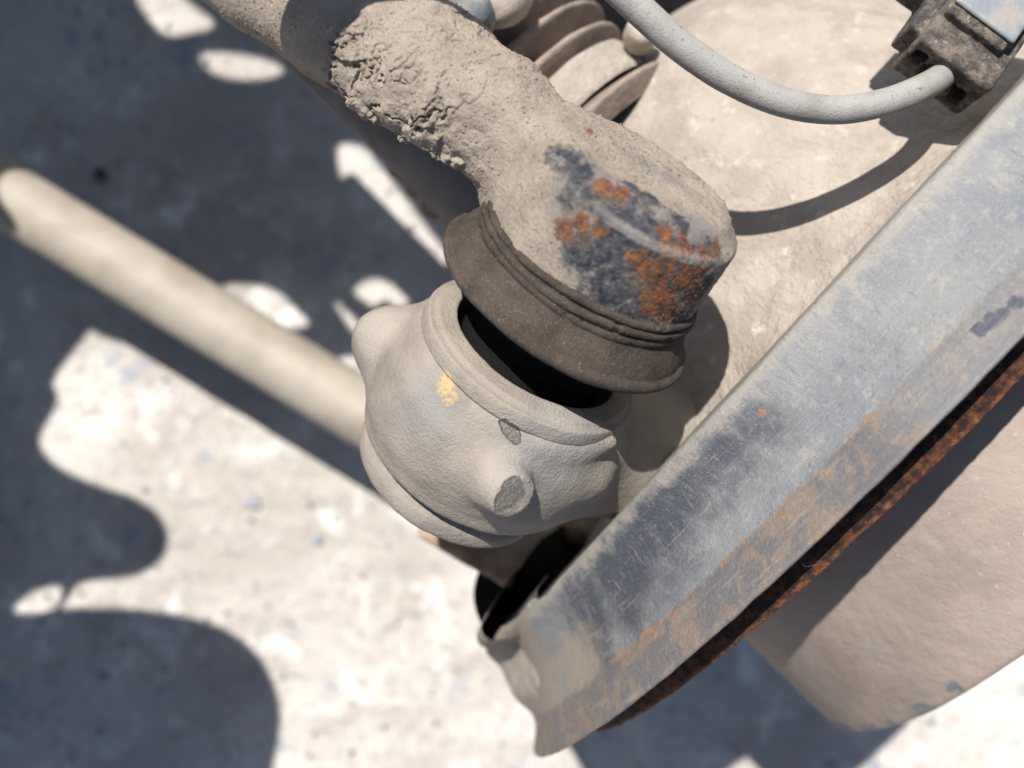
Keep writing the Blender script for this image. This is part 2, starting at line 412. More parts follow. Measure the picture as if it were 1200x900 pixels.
# coarse copy of the surface for looking up where a patch sits
low = mesh_np('low', V, F); bv = make_bvh(low); bpy.data.meshes.remove(low)
def H(l): return [(hit(bv, x, y), r) for x, y, r in l]
def mat_tre():
    m = M('dusty_forged_steel')
    dust = dust_col(m, (.465, .39, .315), (.36, .298, .240), 130, 2200)
    crust = m.mix(m.ramp(m.noise(1300, 4, .7), .5, .7, 0., .5), dust, (.24, .20, .165))
    paint = m.mix(m.ramp(m.noise(420, 5, .7), .38, .7), (.026, .030, .042), (.095, .098, .108))
    rust = m.mix(m.ramp(m.noise(520, 6, .75), .38, .62), (.33, .125, .042), (.08, .038, .026))
    c = crust
    thin = m.blobs(H([(680, 225, .0065), (735, 235, .0068), (790, 275, .0065), (820, 272, .005), (700, 205, .004), (760, 195, .0022), (782, 210, .002), (675, 245, .006), (740, 320, .009), (690, 290, .005)]), .010, 260, .0030)
    c = m.mix(m.math('MULTIPLY', thin, .6), c, (.20, .205, .225))
    pm = m.blobs(H([(655, 180, .0030), (665, 235, .0022), (690, 350, .0030), (730, 370, .0030), (820, 340, .0042), (835, 300, .0034), (800, 372, .0034), (665, 190, .0034), (680, 205, .0036), (700, 228, .0036), (722, 240, .0036), (740, 285, .0078), (800, 320, .0066), (770, 350, .0066), (715, 340, .0050), (680, 300, .0040), (735, 262, .0064), (765, 285, .0050), (725, 290, .0044), (760, 320, .0050),
                    (715, 325, .0040), (795, 300, .0040), (745, 345, .0038), (700, 305, .0028), (795, 262, .0026), (762, 235, .0026), (740, 222, .0024), (820, 310, .003)]),   .0085, 380, .0011)
    c = m.mix(pm, c, paint)
    c = m.mix(m.math('MULTIPLY', pm, m.ramp(m.noise(300, 7, .75, off=(2, 2, 5)), .50, .68, 0., .7)), c, (.30, .265, .23))
    rm = m.blobs(H([(660, 270, .0024), (680, 262, .0020), (704, 268, .0016), (708, 218, .0020), (725, 226, .0018), (748, 305, .0024), (768, 322, .0030), (790, 300, .0028), (778, 275, .0020), (805, 325, .0034),
                    (828, 305, .0026), (768, 352, .0036), (785, 365, .0028), (840, 290, .0015), (815, 345, .0028), (690, 155, .0012), (802, 288, .002)]),   .0075, 520, .0007)
    rm = m.math('MULTIPLY', rm, m.ramp(m.noise(800, 7, .8, off=(1, 4, 2)), .36, .50, 0., .92))
    halo = m.blobs(H([(672, 266, .0046), (712, 222, .0038), (765, 318, .0062), (800, 325, .0060), (775, 358, .0052), (825, 305, .0045)]), .010, 300, .0030)
    c = m.mix(m.math('MULTIPLY', halo, m.ramp(m.noise(900, 4, .7, off=(7, 7, 2)), .4, .6, .15, .6)), c, (.17, .10, .06))
    c = m.mix(rm, c, rust)
    sd = m.N('VectorMath', operation='DOT_PRODUCT'); m.t.links.new(m.tc, sd.inputs[0]); sd.inputs[1].default_value = tuple(n_)
    sc_ = m.math('ADD', m.math('SUBTRACT', sd.outputs['Value'], float(B0 @ n_)), m.math('MULTIPLY', m.math('SUBTRACT', m.noise(300, 5, .7), .5), .0012))
    rim = m.math('MULTIPLY', m.ramp(sc_, .0284, .0290), m.ramp(sc_, .0302, .0312, 1., 0.))
    onc = m.blobs([(hit(bv, 800, 265), .017)], .006, 100, .004)
    c = m.mix(m.math('MULTIPLY', m.math('MULTIPLY', rim, onc), .4), c, (.50, .46, .41))
    m.bump(m.math('MULTIPLY', m.noise(900, 8, .75), m.ramp(pm, 0, 1, 1., .3)), .0010)
    m.bump(m.noise(3200, 4, .7), .0005); m.bump(m.noise(330, 6, .7), .0009, .7)
    m.bump(m.math('MULTIPLY', rm, m.noise(2400, 5, .7)), .0002)
    return m.done(c, m.ramp(pm, 0, 1, .95, .62), spec=.3)
m_tre = mat_tre(); put('rod_socket', me, m_tre, tre)
ICO = None
def grains(name, me, mat, parent, n, rmin, rmax, keep, seed):
    rng = np.random.default_rng(seed); nv = len(me.vertices); co = np.empty(nv * 3, np.float32); me.vertices.foreach_get('co', co)
    no = np.empty(nv * 3, np.float32); me.vertices.foreach_get('vector', no) if 0 else me.vertex_normals.foreach_get('vector', no)
    co = co.reshape(-1, 3).astype(float); no = no.reshape(-1, 3).astype(float)
    k = rng.choice(nv, n * 4, replace=False); k = k[keep(co[k], no[k])][:n]
    t = np.array([(1, 1, 1), (1, -1, -1), (-1, 1, -1), (-1, -1, 1), (0, 0, -1.2), (0, 1.2, 0), (1.2, 0, 0), (0, -1.2, 0), (-1.2, 0, 0), (0, 0, 1.2)], float)[[4, 5, 6, 7, 8, 9]]
    f = np.array([(5, 2, 1), (5, 1, 4), (5, 4, 3), (5, 3, 2), (0, 1, 2), (0, 4, 1), (0, 3, 4), (0, 2, 3)])
    V = (t[None] * rng.uniform(.6, 1.3, (len(k), 6, 1)) + rng.normal(0, .2, (len(k), 6, 3))) * (rmin + (rmax - rmin) * rng.random((len(k), 1, 1)) ** 3) + co[k][:, None] + no[k][:, None] * rmin * .6
    F = (f[None] + 6 * np.arange(len(k))[:, None, None]).reshape(-1, 3)
    o = put(name, mesh_np(name, V.reshape(-1, 3), F), mat, parent); o['kind'] = 'stuff'; return o
grains('dirt_grains', me, m_tre, tre, 4200, .00008, .00034, lambda c_, q: (q[:, 2] > -.2) & (fbm(c_, 120, 3, .5, 90) > -.12), 4)

def rubber(name, a, b, grain=.3):
    m = M(name); c = dust_col(m, a, b, 150, 3000)
    m.bump(m.noise(2600, 4, .7), .0003 * grain / .3); m.bump(m.noise(600, 5, .6, stretch=(1, 1, 1)), .0003); return m.done(c, .9, spec=.25)
m_rub = rubber('dusty_brown_rubber', (.066, .050, .039), (.038, .030, .024))
m_blk = M('black_rubber'); m_blk.bump(m_blk.noise(700, 4), .0004); m_blkr = m_blk.done((.010, .0098, .0095), 1., spec=.0)
prof = [(-.0040, .0215), (-.0038, .0270), (-.0030, .0300), (-.0024, .0313), (-.0017, .0321), (-.0008, .0323), (-.0001, .0319), (.0001, .0312), (.0004, .0307), (.0012, .0305), (.0050, .0285), (.0072, .0274), (.0080, .0262), (.0085, .0240)]
V, F = lathe(B0, AX, prof, 700, .0003, 2)
me = mesh_np('boot', V, F); S = lambda co: (co - B0) @ n_
displace(me, lambda co, no: .00016 * fbm(co, 260, 4, .6, 5) + .0001 * fbm(co, 1300, 3, .6, 6) + .0006 * fbm(co, 38, 2, .5, 9) * (1 - sstep(S(co), .003, .007)))
boot = put('rubber_boot', me, m_rub, tre)
# retaining ring bands round the neck of the boot, slightly wavy and cracked
for s0, rr, hh, sd in ((.0080, .0275, .0011, 1), (.0100, .0276, .0010, 2), (.0119, .0272, .0009, 3)):
    pr = [(s0 - hh, rr - .0020), (s0 - hh, rr), (s0 - hh * .3, rr + .0004), (s0 + hh * .4, rr + .0004), (s0 + hh, rr), (s0 + hh, rr - .0020)]
    V, F = lathe(B0, AX, pr, 700, .00022, 2)
    # every ring wanders a little along the axis
    a = np.arctan2((V - B0) @ AX[2], (V - B0) @ AX[1])
    V = V + np.outer(.00035 * np.sin(2 * a + sd) + .0002 * np.sin(5 * a + 2 * sd), n_)
    me = mesh_np('ring', V, F)
    displace(me, lambda co, no: .00016 * fbm(co, 500, 4, .65, 5 + sd) + .0002 * fbm(co, 120, 2, .6, 6 + sd) - .0004 * sstep(fbm(co, 230, 3, .5, 70 + sd), .34, .46))
    put('retaining_ring', me, m_rub, boot)
pr = [(-.0020, .0200), (-.0036, .0235), (-.0060, .0230), (-.0075, .0185), (-.0095, .0200), (-.0115, .0172), (-.0135, .0190), (-.0155, .0165), (-.0185, .0185), (-.0215, .0180), (-.0235, .0211), (-.0260, .0211)]
V, F = lathe(B0, AX, pr, 200, .0006, 2); put('inner_bellows', mesh_np('bellows', V, F), m_blkr, boot)

# ================= STEERING KNUCKLE =================
kn = thing('steering_knuckle', 'dusty cast grey steering knuckle holding the ball joint with lugs and yellow paint mark', 'steering knuckle', Kp(-.05))
def sdf_boss(P):
    d = cyl(P, Kp(-.0545), Kp(-.0216), .0294, .0038)
    d = smin(d, cyl(P, Kp(-.049), Kp(-.0265), .0318, .006), .004)
    # arm that carries the boss on the hub casting, and ribs
    d = smin(d, capsule(P, Kp(-.040), U(760, 530, -.052), .0240, .0215), .010)
    d = smin(d, capsule(P, U(760, 530, -.052), U(880, 450, -.080), .0215, .027), .010)
    d = smin(d, cyl(P, U(535, 450, -.020), U(429, 386, -.013), .0135, .0036, .0082), .006)
    d = smin(d, capsule(P, U(441, 392, -.013), U(440, 400, -.020), .0058), .003)
    # cast fin running to the right, and the stub with the sawn-off end
    d = smin(d, capsule(P, U(620, 520, .0085), U(716, 518, .0035), .0050, .0012), .005)
    d = smin(d, cyl(P, U(556, 535, .004), U(602, 582, .0190), .0100, .0006, .0054), .0030)
    d = smin(d, capsule(P, U(590, 565, .006), U(690, 560, -.006), .0035, .0030), .008)
    # parting step low on the boss and the plug beneath
    d = np.where((P - B0) @ n_ > -.0545, d, np.maximum(d, .0002 + 0 * d))
    d = smax(d, -(((P - B0) @ n_) + .0548), .0012)
    d = smin(d, cyl(P, Kp(-.0600) + AX[1] * .0008, Kp(-.0500) + AX[1] * .0008, .0245, .001), .0004)
    d = smin(d, cyl(P, Kp(-.0640) + AX[1] * .0008, Kp(-.0562) + AX[1] * .0008, .0260, .0032), .0004)
    d = smax(d, -cyl(P, Kp(-.035), Kp(.0), .0216, .001), .0010)
    return d
V, F = nets(sdf_boss, (-.052, -.060, -.092), (.085, .048, .024), .0009)
low = mesh_np('low', V, F); bvb = make_bvh(low); bpy.data.meshes.remove(low)
me = subdiv(mesh_np('boss', V, F), 1)
displace(me, lambda co, no: .00022 * fbm(co, 160, 4, .55, 5) + .00010 * fbm(co, 900, 3, .6, 8))
print('HIT', [(q, hit(bvb, *q).round(4)) for q in ((603, 583), (556, 528), (716, 517), (650, 505), (570, 610), (520, 560), (440, 500))])
def HB(l): return [(hit(bvb, x, y), r) for x, y, r in l]
def mat_boss():
    m = M('dusty_cast_iron')
    c = m.mix(m.ramp(m.noise(70, 5, .6), .35, .68), (.275, .238, .198), (.205, .182, .157))
    c = m.mix(m.ramp(m.noise(2200, 3, .6), .6, .75, 0., .3), c, (.36, .34, .31))
    cool = m.blobs([(hit(bvb, 640, 530), .012), (hit(bvb, 500, 480), .008), (hit(bvb, 650, 455), .009)], .014, 90, .006)
    c = m.mix(m.math('MULTIPLY', cool, .5), c, (.205, .205, .21))
    pale = m.blobs([(hit(bvb, 650, 497), .006), (hit(bvb, 590, 560), .006), (hit(bvb, 440, 385), .007)], .008, 150, .003)
    c = m.mix(m.math('MULTIPLY', pale, .6), c, (.33, .295, .255))
    yel = m.blobs(HB([(525, 443, .0016), (522, 455, .0020), (527, 466, .0016), (538, 447, .0014), (548, 455, .0010)]), .0042, 700, .0006)
    c = m.mix(m.math('MULTIPLY', yel, m.ramp(m.noise(900, 5, .7), .38, .58, .05, .7)), c, (.52, .36, .13))
    sc1 = m.blobs(HB([(592, 496, .0013), (597, 503, .0017), (602, 510, .0016), (605, 516, .0010)]), .0016, 900, .0002)
    sc1 = m.math('MAXIMUM', sc1, m.blobs(HB([(600, 572, .0026), (592, 585, .0026), (606, 580, .0020), (588, 594, .0016), (600, 592, .001)]), .0016, 700, .0003))
    c = m.mix(m.math('MULTIPLY', sc1, m.ramp(m.noise(1500, 4, .7), .35, .6, .35, .85)), c, (.085, .078, .07))
    oil = m.blobs([(hit(bvb, 480, 505), .005), (hit(bvb, 740, 590), .012)], .02, 60, .006)
    c = m.mix(m.math('MULTIPLY', oil, .35), c, (.22, .2, .185))
    m.bump(m.noise(1500, 3, .5), .00042, .8); m.bump(m.noise(3600, 3, .7), .0002); m.bump(m.math('MULTIPLY', sc1, -1.), .0004)
    return m.done(c, .85, spec=.3)
m_boss = mat_boss()
put('joint_boss', me, m_boss, kn)
pr = [(-.0300, .0212), (-.0300, .0278), (-.0232, .0278), (-.0222, .0280), (-.0219, .0284), (-.0216, .0285), (-.0200, .0285), (-.0186, .0283), (-.0181, .0280), (-.0180, .0272), (-.0179, .0268), (-.0175, .0262), (-.0171, .0260), (-.0168, .0244), (-.0165, .0228), (-.0163, .0220), (-.0165, .0214), (-.0175, .0212), (-.0290, .0212)]
V, F = lathe(B0 - AX[1] * .0005, AX, pr, 500, .00025, 1)
put('boss_collar', displace(mesh_np('collar', V, F), lambda co, no: .00016 * fbm(co, 170, 3, .5, 3) + .00006 * fbm(co, 1000, 3, .6, 4)), m_boss, kn)
# hub side casting, coaxial with the wheel
mc = M('dusty_hub_casting')
c = mc.mix(mc.ramp(mc.noise(48, 5, .6), .38, .66), (.34, .297, .255), (.266, .228, .195))
c = mc.mix(mc.ramp(mc.noise(170, 5, .65, off=(5, 1, 1)), .56, .70, 0., .7), c, (.43, .39, .345))
c = mc.mix(mc.ramp(mc.noise(900, 4, .6), .6, .74, 0., .35), c, (.22, .19, .16))
c = mc.mix(mc.ramp(mc.noise(30, 7, .7, .5, off=(8, 1, 3)), .50, .66, 0., .55), c, (.235, .20, .17))
c = mc.mix(mc.ramp(mc.noise(260, 3, .6, off=(1, 8, 3)), .70, .74, 0., .6), c, (.14, .12, .10))
mc.bump(mc.noise(90, 5, .6), .003); mc.bump(mc.noise(700, 5, .65), .0006); mcast = mc.done(c, .9, spec=.25)
prof = [(-.040, .060), (-.030, .078), (-.018, .088), (.000, .096), (.020, .103), (.040, .109), (.058, .118), (.066, .128), (.070, .132)]
V, F = lathe(WC, WAX, prof, 400, .0015, 2)
me = mesh_np('casting', V, F)
displace(me, lambda co, no: .0022 * fbm(co, 22, 3, .5, 5) + .0006 * fbm(co, 120, 4, .55, 8))
put('hub_casting', me, mcast, kn)
# lower arm of the knuckle, in the shade under the boss
def sdf_low(P):
    d = capsule(P, U(720, 560, -.085), U(665, 610, -.110), .015, .012)
    d = smin(d, box(P, U(585, 626, -.115), (nrm((.86, -.5, 0)), nrm((.5, .86, 0)), np.array([0, 0, 1.])), (.025, .0135, .012), .003), .004)
    return d
V, F = nets(sdf_low, (-.075, -.125, -.145), (.085, .02, -.05), .0012)
mlg = M('rust_tinted_cast_iron'); c_ = mlg.mix(mlg.ramp(mlg.noise(60, 5), .4, .62), (.36, .27, .18), (.20, .125, .075)); mlg.bump(mlg.noise(300, 5), .0008); mlug = mlg.done(c_, .9)
put('lower_lug', displace(mesh_np('lug', V, F), lambda co, no: .0006 * fbm(co, 90, 4)), mlug, kn)

lb = thing('recess_filler', 'black shape added to stand for the shade in the recess between knuckle and shield', 'shade filler', U(630, 700, -.14))
V, F = lathe(U(622, 700, -.125), axes((.35, .45, .6)), [(-.010, .0005), (-.010, .016), (-.006, .0205), (.004, .021), (.012, .018), (.018, .017), (.024, .014), (.03, .012), (.045, .011)], 120, .0012, 2)  # black body added to stand for the dark, shaded recess
put('recess_black', mesh_np('cover', V, F), m_blkr, lb)
# ================= BRAKE SHIELD, DISC, HUB =================
bs = thing('brake_shield', 'grey-blue painted brake shield band with dust and rust along its lower lip', 'brake shield', Wp(.08, 0, -.17))
ms = M('worn_blue_grey_paint')
ax_n = ms.N('VectorMath', operation='DOT_PRODUCT'); ms.t.links.new(ms.tc, ax_n.inputs[0]); ax_n.inputs[1].default_value = tuple(wa)
wcoord = ms.math('SUBTRACT', ax_n.outputs['Value'], float(WC @ wa))
c = ms.mix(ms.ramp(ms.noise(38, 5, .6), .35, .68), (.150, .163, .178), (.205, .207, .207))
c = ms.mix(ms.ramp(ms.noise(150, 7, .75, .3, off=(4, 4, 4)), .50, .66, 0., .6), c, (.30, .28, .25))
c = ms.mix(ms.ramp(ms.noise(420, 5, .7, off=(4, 4, 1)), .60, .70, 0., .5), c, (.10, .11, .13))
SPROF = [(.0610, .118), (.0616, .154), (.0619, .1562), (.0630, .1570), (.0655, .1576), (.0700, .1583), (.0760, .1605), (.0858, .1675), (.0863, .1682), (.0870, .1693), (.0925, .1755), (.0945, .1780), (.0952, .1786), (.0956, .1775), (.0935, .1745), (.0900, .1690), (.0880, .1640), (.0870, .1300)]
V, F = lathe(WC, WAX, SPROF, 300, .003, 1); low = mesh_np('low', V, F); bvs = make_bvh(low); bpy.data.meshes.remove(low)
def HS(l): return [(hit(bvs, x, y), r) for x, y, r in l]
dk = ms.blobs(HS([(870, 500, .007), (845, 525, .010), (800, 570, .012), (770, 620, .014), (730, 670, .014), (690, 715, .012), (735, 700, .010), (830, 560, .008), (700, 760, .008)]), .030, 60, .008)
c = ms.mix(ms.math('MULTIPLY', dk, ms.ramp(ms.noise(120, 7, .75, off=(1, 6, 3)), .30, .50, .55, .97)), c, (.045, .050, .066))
dst = ms.ramp(ms.math('ADD', wcoord, ms.math('MULTIPLY', ms.math('SUBTRACT', ms.noise(110, 6, .7), .5), .014)), .0620, .0665, 1., 0.)
c = ms.mix(ms.math('MULTIPLY', dst, .75), c, (.30, .275, .235))
lowd = ms.blobs(HS([(625, 790, .026), (640, 850, .028), (606, 745, .022), (680, 800, .014)]), .035, 70, .008)
c = ms.mix(ms.math('MULTIPLY', lowd, .85), c, (.27, .222, .175))
lip = ms.ramp(ms.math('ADD', wcoord, ms.math('MULTIPLY', ms.math('SUBTRACT', ms.noise(160, 6, .7), .5), .004)), .0856, .0868)
lc = ms.mix(ms.ramp(ms.noise(95, 5, .65, 1.0), .42, .56), (.20, .152, .112), (.125, .115, .115))  # brown lip tone, darkened to stand for the bevel's shading
lc = ms.mix(ms.ramp(ms.noise(260, 4, .6, off=(2, 9, 1)), .66, .74, 0., .8), lc, (.36, .20, .09))
upw = ms.blobs(HS([(1180, 380, .016), (1120, 440, .014), (1190, 350, .02)]), .02, 70, .008)
lc = ms.mix(ms.math('MULTIPLY', upw, .55), lc, (.22, .225, .235))
c = ms.mix(ms.math('MULTIPLY', lip, .9), c, lc)
c = ms.mix(ms.math('MULTIPLY', ms.ramp(ms.math('ABSOLUTE', ms.math('SUBTRACT', wcoord, .0862)), .0, .0009, 1., 0.), ms.ramp(ms.noise(160, 4), .5, .62, 0., .7)), c, (.34, .17, .08))
rs = ms.blobs(HS([(893, 484, .0009), (767, 745, .0010), (790, 722, .0008)]), .0022, 700, .0005)
c = ms.mix(ms.math('MULTIPLY', rs, .7), c, (.30, .13, .06))
chip = ms.blobs(HS([(1150, 385, .0020), (1162, 376, .0020), (1176, 366, .0016), (1190, 355, .0018)]), .004, 400, .0003)
c = ms.mix(chip, c, (.07, .075, .10))
c = ms.mix(ms.ramp(ms.noise(1900, 3, .6), .60, .72, 0., .35), c, (.50, .47, .42))
def dotn(v):
    n = ms.N('VectorMath', operation='DOT_PRODUCT'); ms.t.links.new(ms.tc, n.inputs[0]); n.inputs[1].default_value = tuple(v); return n.outputs['Value']
cx = ms.N('CombineXYZ'); ms.L(ms.math('MULTIPLY', dotn(wa), 1.), cx.inputs[0]); ms.L(ms.math('MULTIPLY', dotn(wt), .05), cx.inputs[1]); ms.L(ms.math('MULTIPLY', dotn(wu), .05), cx.inputs[2])
sn = ms.N('TexNoise'); sn.inputs['Scale'].default_value = 1500; sn.inputs['Detail'].default_value = 4; ms.t.links.new(cx.outputs[0], sn.inputs['Vector'])
cy = ms.N('CombineXYZ'); ms.L(ms.math('MULTIPLY', dotn(wa), .12), cy.inputs[0]); ms.L(dotn(wt), cy.inputs[1]); ms.L(dotn(wu), cy.inputs[2])
sn2 = ms.N('TexNoise'); sn2.inputs['Scale'].default_value = 700; sn2.inputs['Detail'].default_value = 5; ms.t.links.new(cy.outputs[0], sn2.inputs['Vector'])
c = ms.mix(ms.ramp(sn.outputs['Fac'], .60, .72, 0., .35), c, (.30, .28, .25))
c = ms.mix(ms.ramp(sn2.outputs['Fac'], .56, .70, 0., .22), c, (.33, .31, .28))
c = ms.mix(ms.ramp(sn2.outputs['Fac'], .30, .42, .35, 0.), c, (.10, .105, .12))
ms.bump(sn.outputs['Fac'], .0002); ms.bump(ms.noise(900, 5, .7), .0004); ms.bump(ms.noise(3000, 3, .7), .0002)
mshield = ms.done(c, .6, spec=.45)
prof = SPROF
V, F = lathe(WC, WAX, prof, 900, .0010, 1)
me = mesh_np('band', V, F)
displace(me, lambda co, no: .0005 * fbm(co, 30, 3, .5, 5) + .00018 * fbm(co, 160, 3, .55, 8) + .00008 * fbm(co, 700, 2, .5, 9))
put('shield_band', me, mshield, bs)
V, F = lathe(WC, WAX, [(.0590, .1500), (.0592, .1560), (.0600, .1585), (.0640, .1600), (.0760, .1625), (.0850, .1670), (.0900, .1700), (.0915, .1700), (.0920, .1650)], 260, .0012, 1, a0=R(-70), a1=R(32))
q_ = V - WC; w_c = q_ @ wa; tt = q_ @ wt; uu = q_ @ wu; an = np.degrees(np.arctan2(uu, tt)); rr_ = np.hypot(tt, uu)
off = -.0045 + .0125 * (1 - sstep(an + 3 * np.sin(w_c * 300), 4, 23)) * (1 - .35 * sstep(w_c, .070, .090)); V = V + ((tt / rr_)[:, None] * wt + (uu / rr_)[:, None] * wu) * off[:, None]
put('folded_end', displace(mesh_np('fold', V, F), lambda co, no: .0012 * fbm(co, 60, 3)), mcast, bs)
V, F = lathe(WC, WAX, [(.0500, .140), (.0532, .1600), (.0538, .1635), (.0550, .1652), (.0575, .1660), (.0605, .1650), (.0640, .159), (.0680, .153)], 200, .0012, 1, a0=R(-100), a1=R(22))
put('inner_flange', displace(mesh_np('flange', V, F), lambda co, no: .0012 * fbm(co, 45, 3)), mcast, bs)

mr = M('rusty_disc_edge'); c = mr.mix(mr.ramp(mr.noise(420, 6, .75), .42, .62), (.060, .026, .016), (.26, .095, .035))
d_ = mr.N('VectorMath', operation='DOT_PRODUCT'); mr.t.links.new(mr.tc, d_.inputs[0]); d_.inputs[1].default_value = tuple(wa)
wr_ = mr.math('ADD', mr.math('SUBTRACT', d_.outputs['Value'], float(WC @ wa)), mr.math('MULTIPLY', mr.math('SUBTRACT', mr.noise(260, 6, .75), .5), .003))
c = mr.mix(mr.ramp(wr_, .1022, .1034, 1., 0.), c, mr.mix(mr.ramp(mr.noise(300, 6, .75, off=(3, 3, 3)), .45, .62), (.018, .010, .009), (.12, .042, .018))); mr.bump(mr.noise(900, 6, .75), .001); mrust = mr.done(c, .9)
hub = thing('brake_disc', 'brake disc with orange rusty edge and smooth dusty hub below the shield', 'brake disc', Wp(.1, 0, -.15))
prof = [(.0900, .060), (.0900, .1590), (.0915, .1600), (.1030, .1600), (.1042, .1590), (.1045, .060)]
V, F = lathe(WC, WAX, prof, 700, .0012, 1); me = displace(mesh_np('disc', V, F), lambda co, no: .0005 * fbm(co, 350, 4, .6))
put('disc_rotor', me, mrust, hub)
mh = M('dusty_hub_paint')
c = mh.mix(mh.ramp(mh.noise(40, 5, .6), .35, .68), (.285, .228, .190), (.225, .180, .155))
c = mh.mix(mh.ramp(mh.noise(110, 5, .65, off=(2, 5, 1)), .55, .72, 0., .45), c, (.28, .26, .25))
c = mh.mix(mh.ramp(mh.noise(420, 3, .6), .68, .74, 0., .5), c, (.5, .47, .44))
edge_n = mh.N('VectorMath', operation='DOT_PRODUCT'); mh.t.links.new(mh.tc, edge_n.inputs[0]); edge_n.inputs[1].default_value = tuple(wa)
wc2 = mh.math('SUBTRACT', edge_n.outputs['Value'], float(WC @ wa))
chp = mh.math('MULTIPLY', mh.ramp(mh.math('ADD', wc2, mh.math('MULTIPLY', mh.noise(120, 4), .01)), .1665, .1685), mh.ramp(mh.noise(60, 3), .52, .6))
c = mh.mix(chp, c, (.11, .12, .14))
mh.bump(mh.noise(240, 5, .6), .0006); mh.bump(mh.noise(1600, 3, .6), .0003); mhub = mh.done(c, .7, spec=.35)
prof = [(.1030, .1005), (.1200, .1005), (.1450, .1012), (.1640, .1015), (.1657, .1014), (.1661, .1008), (.1660, .060), (.1660, .020)]
V, F = lathe(WC, WAX, prof, 500, .0015, 1); me = displace(mesh_np('hub', V, F), lambda co, no: .0004 * fbm(co, 40, 3))
put('hub_drum', me, mhub, hub)

# ================= CV BOOT behind the arm =================
mb = M('dusty_cv_rubber'); c = dust_col(mb, (.27, .215, .175), (.19, .15, .125), 90, 1500); mb.bump(mb.noise(500, 4), .0006); mcv = mb.done(c, .85)
cv = thing('axle_boot', 'brown ribbed rubber axle boot half hidden behind the muddy arm', 'rubber boot', Wp(-.07, 0, 0))
CC = WC + wt * .027 + wu * .062 + wa * .012
for (w0, w1, rp, rv) in ((-.0365, -.0280, .0385, .0350), (-.0575, -.0490, .0370, .0290), (-.0660, -.0575, .0385, .0280), (-.0745, -.0660, .0370, .0270), (-.0830, -.0745, .0360, .0250), (-.0915, -.0830, .0345, .0230)):
    wm = (w0 + w1) / 2
    pr = [(w0, rv + .001), (wm - .0008, rp + .0045), (wm, rp + .005), (wm + .0008, rp + .0045), (w1, rv + .001)]
    V, F = lathe(CC, WAX, pr, 300, .0008, 1); put('bellows_rib', displace(mesh_np('rib', V, F), lambda co, no: .0006 * fbm(co, 60, 3)), mcv, cv)
V, F = lathe(CC, WAX, [(-.0500, .0330), (-.0490, .0385), (-.0480, .0400), (-.0380, .0400), (-.0365, .0390)], 200, .001, 1); put('clamp_sleeve', displace(mesh_np('sleeve', V, F), lambda co, no: .0005 * fbm(co, 80, 3)), mcast, cv)
WC_ = CC
V, F = lathe(CC, WAX, [(-.25, .014), (-.10, .015), (-.091, .023)], 80, .004, 0); put('axle_shaft', mesh_np('shaft', V, F), mblack, cv)

# ================= ROD on the left, out of focus =================
mt = M('dusty_rod_paint'); c = mt.mix(mt.ramp(mt.noise(40, 4), .35, .7), (.31, .275, .230), (.24, .205, .165)); mt.bump(mt.noise(300, 4), .0004); mrod = mt.done(c, .6, spec=.4)
a = U(14, 233, -.250); b = U(440, 492, -.250); d = b - a
V, F = tube([a - d * .5, a, b, b + d * .12], .0158, 48)
tag(put('tie_rod', mesh_np('rod', V, F), mrod), 'smooth beige round rod crossing the left side, out of focus behind the joint', 'rod')
# shaded control arm below the muddy arm
mk = M('dark_control_arm'); mk.bump(mk.noise(200, 4), .0008); mctl = mk.done(mk.mix(mk.ramp(mk.noise(60, 4), .4, .6), (.17, .155, .145), (.12, .11, .105)), .85)
a = U(310, -15, -.065); b = U(632, 300, -.060); d = b - a
V, F = tube([a - d * .6, a, b, b + d * .1], .0125, 40)
tag(put('control_arm', mesh_np('arm', V, F), mctl), 'dark shaded round arm running behind and beneath the muddy steering arm', 'suspension arm')

shb = M('painted_shade_black'); shb.bump(shb.noise(200, 4), .0006); mshade = shb.done((.007, .0075, .009), .95, spec=.05)  # near-black colour standing in for the shade behind the ribbed boot
V, F = tube(spline([U(380, -260, -.16), U(560, -60, -.15), U(690, 20, -.14), U(900, 60, -.14)], 30), .034, 40)
tag(put('shade_filler', mesh_np('beam', V, F), mshade), 'near-black tube added to stand for the deep shade behind the ribbed axle boot', 'axle')
def cast(px, py, z0, zh):
    p = U(px, py, z0); h = zh - z0; return p + np.array([SD.x * h, SD.y * h, h])
hp = [cast(290, 135, .012, .085), cast(345, 72, .012, .085), cast(385, 32, .012, .085), cast(430, 12, .010, .085), cast(490, 18, .006, .085), cast(545, 48, .000, .085), cast(600, 84, -.004, .085), cast(680, 130, -.02, .085)]  # unseen tube added, path and width shaped to shade the arm
pt = spline(hp, 60)
V, F = tube(pt, np.interp(np.linspace(0, 1, 60), [0, .25, .5, .8, 1], [.0085, .0080, .0050, .0040, .0040]), 24)
tag(put('arm_shadow_caster', mesh_np('shade_tube', V, F), m_blkr), 'unseen black hose whose shadow lies across the muddy arm', 'shade_tube')
